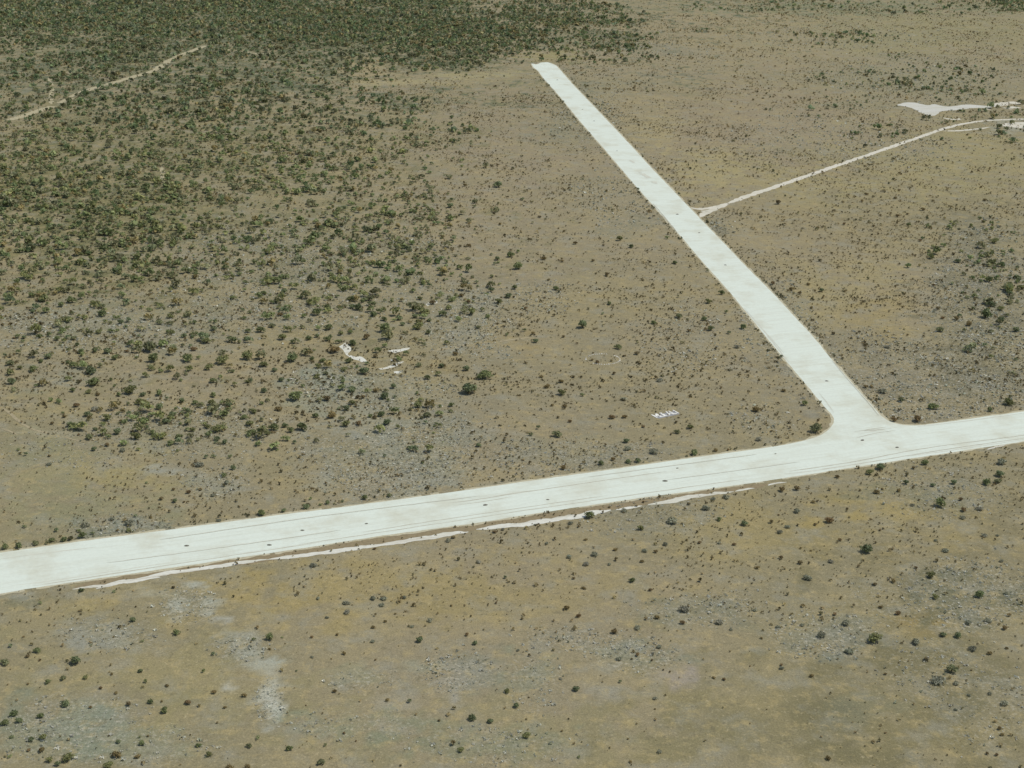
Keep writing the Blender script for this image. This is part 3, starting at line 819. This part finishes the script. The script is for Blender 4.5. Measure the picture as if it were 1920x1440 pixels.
for n, t in enumerate(plants):
    kind, u, v, w = t
    name, cat, group, meshes, hk = KINDS[kind]
    base = P(u, min(v + w * .17, 1600))
    _, _, s = toward(base.x, base.y)
    d = w / float(s)
    o = link(name, meshes[n % len(meshes)])
    o.location = base
    o.rotation_euler = (0, 0, random.uniform(0, 6.28))
    k = 1.14
    sq = random.uniform(.92, 1.1)
    o.scale = (d * k * sq, d * k / sq, d * k * random.uniform(.85, 1.1))
    tag(o, SPECIAL[id(t)], cat, group)

# ------------------------------------------------------------------ plants nobody could count
MASS = [  # photo point, half sizes, bushes' cover
    (140, 410, 260, 150, 1.8), (330, 300, 400, 170, 1.0), (560, 430, 280, 170, .8), (700, 540, 180, 90, .75), (200, 560, 260, 60, .65), (330, 790, 200, 52, 1.2), (560, 800, 80, 40, .4),
    (300, 40, 640, 80, 1.6), (750, 70, 380, 50, 1.6), (760, 110, 180, 20, 1.2), (980, 60, 140, 40, .8), (1060, 25, 120, 30, .6), (1110, 72, 110, 16, .6), (200, 160, 330, 100, .9), (500, 180, 250, 90, .75), (620, 300, 240, 130, .55),
    (780, 330, 70, 70, .4), (700, 790, 170, 60, .4), (400, 620, 420, 90, .42), (760, 480, 120, 130, .3), (560, 720, 260, 50, .25), (850, 560, 100, 80, .15), (1890, 560, 90, 110, .42), (1720, 150, 170, 34, .24), (1560, 72, 120, 14, .2), (1860, 215, 110, 40, .2),
    (1650, 15, 330, 12, .16), (1905, 8, 60, 12, .8), (1580, 195, 80, 12, .2), (1850, 270, 90, 20, .15), (780, 105, 160, 12, .5), (1180, 110, 60, 12, .4),
    (620, 20, 300, 24, 1.0), (1500, 215, 60, 20, .12), (1640, 250, 60, 20, .2), (1800, 480, 110, 50, .2), (1860, 700, 100, 60, .2), (60, 740, 60, 20, .2),
]
# the strips, tracks and pan stay free of plants
STRIP_PX = UPPER + LEFT_E + TOP_E + RIGHT_E + FILLET + UPPER_R + LOWER


def inside(poly, u, v):
    r = np.zeros(u.shape, bool)
    n = len(poly)
    for i in range(n):
        (x1, y1), (x2, y2) = poly[i], poly[(i + 1) % n]
        if y1 == y2:
            continue
        c = ((y1 > v) != (y2 > v)) & (u < (x2 - x1) * (v - y1) / (y2 - y1) + x1)
        r ^= c
    return r


LINES = [(catmull(gpts(px), 6), .5 * w0) for px, w0, w1, gap, lab in tracks[:5]] + [(catmull(gpts(tracks[6][0]), 6), 2.1), (catmull(gpts(tracks[7][0]), 6), 1.6), (catmull(gpts(tracks[8][0]), 6), 1.5)] + [(catmull(gpts(px), 4), .5 * w0) for px, w0, w1, g_ in scrapes]


def blocked(x, y, u, v, pad=.6):
    r = inside(STRIP_PX, u, v - 1.0) | inside(STRIP_PX, u, v + 3.0) | inside(STRIP_PX, u + 3, v) | inside(STRIP_PX, u - 3, v) | inside(pan, u, v)
    for l, w in LINES:
        m = (x > l[:, 0].min() - 8) & (x < l[:, 0].max() + 8) & (y > l[:, 1].min() - 8) & (y < l[:, 1].max() + 8)
        ii = np.nonzero(m & ~r)[0]
        if len(ii):
            dd = np.min((x[ii, None] - l[None, :, 0]) ** 2 + (y[ii, None] - l[None, :, 1]) ** 2, axis=1)
            r[ii] |= dd < (w + pad) ** 2
    return r


EDGES = [(RIGHT_E, 13), (LEFT_E, 13), (UPPER[:13], 14)]


def near_edge(u, v):
    d = np.zeros(u.shape)
    for px, w in EDGES:
        p = np.array(px, float)
        for a, b in zip(p[:-1], p[1:]):
            t = np.clip(((u - a[0]) * (b[0] - a[0]) + (v - a[1]) * (b[1] - a[1])) / np.dot(b - a, b - a), 0, 1)
            q = np.hypot(u - a[0] - t * (b[0] - a[0]), v - a[1] - t * (b[1] - a[1]))
            d = np.maximum(d, np.clip(1 - q / (w * (.5 + .5 * v / 720)), 0, 1))
    return d


def scatter(y0, y1, per_m2, seed):
    r = np.random.default_rng(seed)
    xw = .36 * y1 + 60
    n = int((y1 - y0) * 2 * xw * per_m2)
    x = r.uniform(-xw, xw, n); y = r.uniform(y0, y1, n)
    u, v, s = toward(x, y)
    ok = (u > -40) & (u < 1960) & (v > -25) & (v < 1475)
    return x[ok], y[ok], u[ok], v[ok], s[ok]


def merge(protos, x, y, size, seed, tint=None, tall=None):
    r = np.random.default_rng(seed)
    VV, CC = [], []
    which = r.integers(len(protos), size=len(x))
    for k, (V, Cq) in enumerate(protos):
        ii = np.nonzero(which == k)[0]
        if not len(ii):
            continue
        a = r.uniform(0, 2 * math.pi, len(ii)); ca, sa = np.cos(a), np.sin(a)
        sz = size[ii]
        hz = sz * r.uniform(.8, 1.2, len(ii))
        A = V[None]
        px = (A[..., 0] * ca[:, None, None] - A[..., 1] * sa[:, None, None]) * sz[:, None, None] + x[ii][:, None, None]
        py = (A[..., 0] * sa[:, None, None] + A[..., 1] * ca[:, None, None]) * sz[:, None, None] + y[ii][:, None, None]
        pz = A[..., 2] * hz[:, None, None]
        VV.append(np.stack(np.broadcast_arrays(px, py, pz), -1).reshape(-1, 4, 3))
        c = np.repeat(Cq[None], len(ii), 0) * r.uniform(.75, 1.3, len(ii))[:, None, None]
        if tint is not None:
            c = c * tint[ii][:, None, :]
        CC.append(c.reshape(-1, 3))
    return np.concatenate(VV), np.concatenate(CC)


def protos(n, nq, size, seed, pal, tall, lobes, spread=1.0):
    return [clump(nq, size, seed + i, tall, lobes, [pal[i % len(pal)], pal[(i + 1) % len(pal)]], spread) for i in range(n)]


PV, PC = [], []
# scrub bushes
SCRUB_PAL = GREENS + [BROWNS[3], (134, 132, 98), (122, 118, 84)]
for y0, y1, dens, nq, sz, sd in ((300, 700, .040, 60, .12, 1), (700, 1050, .066, 34, .17, 2), (1050, 1500, .052, 18, .24, 3), (1500, 2350, .064, 10, .32, 4)):
    x, y, u, v, s = scatter(y0, y1, dens, 900 + sd)
    c = cover(MASS, u, v, x, y)
    c = c * np.clip(.62 + 2.0 * (fbm(x * .06, y * .06, 77) - .42), .15, 1.5) * np.clip(.85 + 1.6 * (fbm(x * .013, y * .006, 91) - .45), .4, 1.4)
    ok = (np.random.default_rng(sd).uniform(size=len(x)) < c * 1.0) & ~blocked(x, y, u, v, 1.4)
    x, y, u, v, s = (a[ok] for a in (x, y, u, v, s))
    r = np.random.default_rng(50 + sd)
    size = np.clip(r.lognormal(math.log(2.8), .45, len(x)), 1.1, 7.0)
    V, Cq = merge(protos(18, nq, sz, 400 + 20 * sd, SCRUB_PAL, .5, 5), x, y, size * 1.15, 60 + sd, np.tile(np.array([[(.98, 1, .98), (.98, 1, 1.0), (.96, 1.0, 1.03), (.94, 1.0, 1.06)][sd - 1]]) * (1.05, 1.08, 1.0, .95)[sd - 1], (len(x), 1)))
    PV.append(V); PC.append(Cq)
if spare:
    su = np.array([t[1] for t in spare]); sv = np.array([t[2] + t[3] * .17 for t in spare])
    x, y = g2(su, sv); _, _, s = toward(x, y)
    V, Cq = merge(protos(6, 60, .12, 777, SCRUB_PAL, .5, 5), x, y, np.array([t[3] for t in spare]) / s * 1.16, 61)
    PV.append(V); PC.append(Cq)
o = link("scrub", quad_mesh("scrub", np.concatenate(PV), np.concatenate(PC)), M_LEAF)
tag(o, "dense mass of dark green scrub covering the far corner of the plain", "scrub", kind="stuff")
print("scrub quads", sum(len(a) for a in PV))

# low tufts: grey cover in patches, small brown and olive tufts everywhere
PV, PC = [], []
TUFT_PAL = [(134, 120, 86), (124, 114, 82), (146, 130, 94), (122, 120, 86), (112, 102, 74), (150, 138, 98)]
for y0, y1, dens, nq, sz, sd in ((300, 520, .30, 9, .26, 1), (520, 800, .32, 7, .3, 2), (800, 1250, .20, 5, .36, 3), (1250, 2300, .085, 4, .42, 4)):
    x, y, u, v, s = scatter(y0, y1, dens, 700 + sd)
    nn = fbm(x * .03, y * .03, 55)
    near = np.clip((v - 950) / 350, 0, 1)
    p = np.clip((nn - .3) * 2.4, .1, 1) * (1 - .86 * near)
    right = np.clip((u - 1500) / 300, 0, 1) * np.clip((v - 500) / 200, 0, 1)
    p = np.clip(p + .12 * right, 0, 1)
    edge = near_edge(u, v)
    p = np.clip(p + .7 * edge, 0, 1)
    ok = (np.random.default_rng(sd + 5).uniform(size=len(x)) < p) & ~blocked(x, y, u, v, .3)
    tint = np.random.default_rng(sd + 6).uniform(.8, 1.25, len(x))[ok, None] * np.where(edge[ok, None] > .3, np.array([[.82, .92, .95]]), np.array([[1.05, 1.03, 1.0]])) * (1, 1, 1.2, 1.3)[sd - 1] * (1 + .35 * near[ok, None])
    x, y, u, v, s = (a[ok] for a in (x, y, u, v, s))
    r = np.random.default_rng(150 + sd)
    size = np.clip(r.lognormal(math.log(.6), .5, len(x)), .25, 2.2) * (1 + .2 * (sd - 1)) * (1 + .35 * edge[ok])
    V, Cq = merge(protos(8, nq, sz, 500 + 20 * sd, TUFT_PAL, .5, 3), x, y, size, 160 + sd, tint)
    PV.append(V); PC.append(Cq)
o = link("grass_tufts", quad_mesh("grass_tufts", np.concatenate(PV), np.concatenate(PC)), M_LEAF)
tag(o, "countless small brown and olive tufts dotted over the plain", "grass tufts", kind="stuff")
print("tuft quads", sum(len(a) for a in PV))

PV, PC = [], []
LOWC = [(196, 193, 174), (182, 182, 162), (212, 208, 190), (170, 174, 148), (222, 218, 202), (150, 154, 124)]
for y0, y1, dens, nq, sz, sd in ((300, 520, .75, 8, .2, 1), (520, 800, .6, 6, .26, 2), (800, 1250, .22, 5, .32, 3), (1250, 2300, .06, 4, .4, 4)):
    x, y, u, v, s = scatter(y0, y1, dens, 800 + sd)
    c = cover(GREYC, u, v, x, y) * np.clip(.2 + 2.0 * (fbm(x * .08, y * .08, 33) - .25), 0, 1.4)
    ok = (np.random.default_rng(sd + 9).uniform(size=len(x)) < c * .7) & ~blocked(x, y, u, v, .3)
    x, y, u, v, s = (a[ok] for a in (x, y, u, v, s))
    r = np.random.default_rng(250 + sd)
    size = np.clip(r.lognormal(math.log(.95), .4, len(x)), .4, 2.2) * (1 + .2 * (sd - 1))
    V, Cq = merge(protos(8, nq, sz, 600 + 20 * sd, LOWC, .2, 4, 1.2), x, y, size, 260 + sd)
    PV.append(V); PC.append(Cq)
o = link("ground_cover", quad_mesh("ground_cover", np.concatenate(PV), np.concatenate(PC)), M_LEAF)
tag(o, "pale grey low ground cover spread in patches over the plain", "ground cover", kind="stuff")
print("cover quads", sum(len(a) for a in PV))

# ------------------------------------------------------------------ markers on the strips: low dark domes with a flat rim
def marker_mesh():
    import bmesh
    bm = bmesh.new()
    prof = [(.62, 0.0), (.62, .05), (.5, .07), (.42, .16), (.24, .25), (0.08, .28)]
    n = 14; rows = []
    for r_, z in prof:
        rows.append([bm.verts.new((r_ * math.cos(2 * math.pi * k / n), r_ * .8 * math.sin(2 * math.pi * k / n), z)) for k in range(n)])
    for a, b in zip(rows, rows[1:]):
        for k in range(n):
            bm.faces.new((a[k], a[(k + 1) % n], b[(k + 1) % n], b[k]))
    bm.faces.new(rows[-1])
    me = bpy.data.meshes.new("strip_marker"); bm.to_mesh(me); bm.free()
    return me


mk = marker_mesh(); mk.materials.append(plain_material("dark_marker", (112, 109, 96), .25, 3))
MAIN_MK = [(350, 1023.5, 1.2), (505, 1022, 1.2), (567, 994.5, 1.0), (687, 982, .9), (910, 947, 1.3), (1027, 937, .9), (1247, 902, 1.5), (1270, 878, .8), (1454, 851, .7), (1617, 825.5, 1.3), (1682, 839, 1.2)]
SIDE_MK = [(1550, 714.5, 1.2), (1360, 497, 1.2), (1311, 436.5, 1.1), (1270, 402, 1.5), (1157, 283, 1.0), (1114, 227, 1.2), (1092, 205, 1.1), (1045, 150, 1.4)]
for lst, nm in ((MAIN_MK, "long white runway"), (SIDE_MK, "branching white strip")):
    for i, (u, v, k) in enumerate(lst):
        o = link("strip_marker", mk)
        o.location = P(u, v, .03); o.scale = (1.05 * k, .85 * k, .8 * k); o.rotation_euler = (0, 0, ANG + random.uniform(-.5, .5))
        where = ("from the left" if nm.startswith("long") else "from the junction")
        tag(o, "small dark marker on the %s, %s %s" % (nm, ORD[i], where), "marker", "dark markers on the white strips")

# ------------------------------------------------------------------ ring of white stones
def stone_mesh(seed):
    import bmesh
    bm = bmesh.new()
    bmesh.ops.create_icosphere(bm, subdivisions=2, radius=.5)
    r = np.random.default_rng(seed); o = r.uniform(0, 9, 3)
    for v in bm.verts:
        k = 1 + .35 * (float(vnoise(np.array([v.co.x * 2.3 + o[0]]), np.array([v.co.y * 2.3 + v.co.z * 1.7 + o[1]]), seed)[0]) - .5)
        v.co *= k
        v.co.z = max(v.co.z * .55, -.12) + .12
    me = bpy.data.meshes.new("white_stone"); bm.to_mesh(me); bm.free()
    return me


M_STONE = plain_material("limewashed_stone", (224, 220, 204), .12, 4)
stones = [stone_mesh(i) for i in range(4)]
for s_ in stones:
    s_.materials.append(M_STONE)
n = 46
present = lambda k: not (7 <= k <= 9 or 20 <= k <= 21 or 25 <= k <= 29)
for k in range(n):
    a = 2 * math.pi * k / n
    u, v = 1130.5 + 32 * math.cos(a), 673.6 - 9.8 * math.sin(a) + .7 * math.cos(a)
    if not present(k):
        continue
    dim = .5
    o = link("white_stone", stones[k % 4]); o.location = P(u + random.uniform(-.4, .4), v + random.uniform(-.2, .2))
    o.rotation_euler = (0, 0, random.uniform(0, 6.28)); q_ = dim * random.uniform(.7, 1.35); o.scale = (q_ * 1.3, q_, q_ * .8)
    tag(o, "small white stone set in the broken ring on bare ground", "stone", "white stones laid in a ring")

# ------------------------------------------------------------------ ground lettering: white slab letters on a grey apron
GLYPH = {
    "M": [[(0, 0), (0, 1)], [(0, 1), (.5, .35)], [(.5, .35), (1, 1)], [(1, 1), (1, 0)]], "U": [[(0, 1), (0, 0)], [(0, 0), (1, 0)], [(1, 0), (1, 1)]],
    "L": [[(0, 1), (0, 0)], [(0, 0), (1, 0)]], "A": [[(0, 0), (.5, 1)], [(.5, 1), (1, 0)], [(.22, .38), (.78, .38)]], "I": [[(.5, 0), (.5, 1)]],
}
pA, pB = P(1231.5, 783.5), P(1272.5, 774.5)
ex = (pB - pA); TL = ex.length; ex.normalize()
ey = Vector((-ex.y, ex.x, 0))
_, _, s_here = toward(pA.x, pA.y)
sin_dep = H / math.sqrt(pA.x ** 2 + pA.y ** 2 + H ** 2)
TH = 5.6 / float(s_here) / sin_dep
sign = bpy.data.objects.new("ground_lettering", None); COL.objects.link(sign)
sign.location = pA
sign.rotation_euler = (0, 0, math.atan2(ex.y, ex.x))
tag(sign, "white letters MULALI laid flat on a grey apron near the junction", "ground sign")
M_LET = plain_material("white_letter_paint", (236, 233, 220), .06, 3)
M_APR = plain_material("grey_apron", (150, 150, 148), .14, 1)


def box_quads(a, b, w, z0, z1):
    a = np.array(a, float); b = np.array(b, float)
    d = b - a; L = np.linalg.norm(d); d /= L
    nn = np.array([-d[1], d[0]]) * w / 2
    a = a - d * w / 2; b = b + d * w / 2
    c = [a - nn, b - nn, b + nn, a + nn]
    lo = [(p[0], p[1], z0) for p in c]; hi = [(p[0], p[1], z1) for p in c]
    return [hi] + [[lo[i], lo[(i + 1) % 4], hi[(i + 1) % 4], hi[i]] for i in range(4)]


pad = .8
ap = quad_mesh("apron", np.array(box_quads((TH * .62, TH * .22), (TL - TH * .62, TH * .22), TH * 1.1, 0, .04)))
link("apron", ap, M_APR, sign)
word = "MULALI"; widths = {"M": 1.15, "U": 1.0, "L": .8, "A": 1.05, "I": .35}
tot = sum(widths[c] for c in word) + .34 * (len(word) - 1)
unit = TL / tot; xx = 0
for i, c in enumerate(word):
    Q = []
    for j, (p, q2) in enumerate(GLYPH[c]):
        W = widths[c] * unit
        Q += box_quads((xx + p[0] * W, p[1] * TH), (xx + q2[0] * W, q2[1] * TH), .5, .04, .17 + .003 * j)
    link("letter", quad_mesh("letter", np.array(Q)), M_LET, sign)
    xx += (widths[c] + .34) * unit

# ------------------------------------------------------------------ light
w = bpy.data.worlds.new("World"); SC.world = w; w.use_nodes = True
nt = w.node_tree
bg = nt.nodes["Background"]
sky = nt.nodes.new("ShaderNodeTexSky"); sky.sky_type = 'NISHITA'; sky.sun_disc = False
EL, AZ = math.radians(60), math.radians(82)       # azimuth measured from +Y (away from the viewer) towards +X
sky.sun_elevation = EL; sky.sun_rotation = AZ
nt.links.new(sky.outputs["Color"], bg.inputs["Color"])
bg.inputs["Strength"].default_value = .1
sd = bpy.data.lights.new("sun", 'SUN'); sd.energy = 2.75; sd.angle = math.radians(.53); sd.color = (1, .965, .90)
so = bpy.data.objects.new("sun", sd); COL.objects.link(so)
dirv = Vector((math.sin(AZ) * math.cos(EL), math.cos(AZ) * math.cos(EL), math.sin(EL)))
so.rotation_euler = dirv.to_track_quat('Z', 'Y').to_euler()
so.location = (200, 300, 400)

SC.view_settings.view_transform = 'Standard'
SC.view_settings.look = 'None'
SC.view_settings.exposure = 0.0
SC.view_settings.gamma = 1.0
SC.render.engine = 'CYCLES'
SC.cycles.max_bounces = 4
SC.cycles.diffuse_bounces = 2
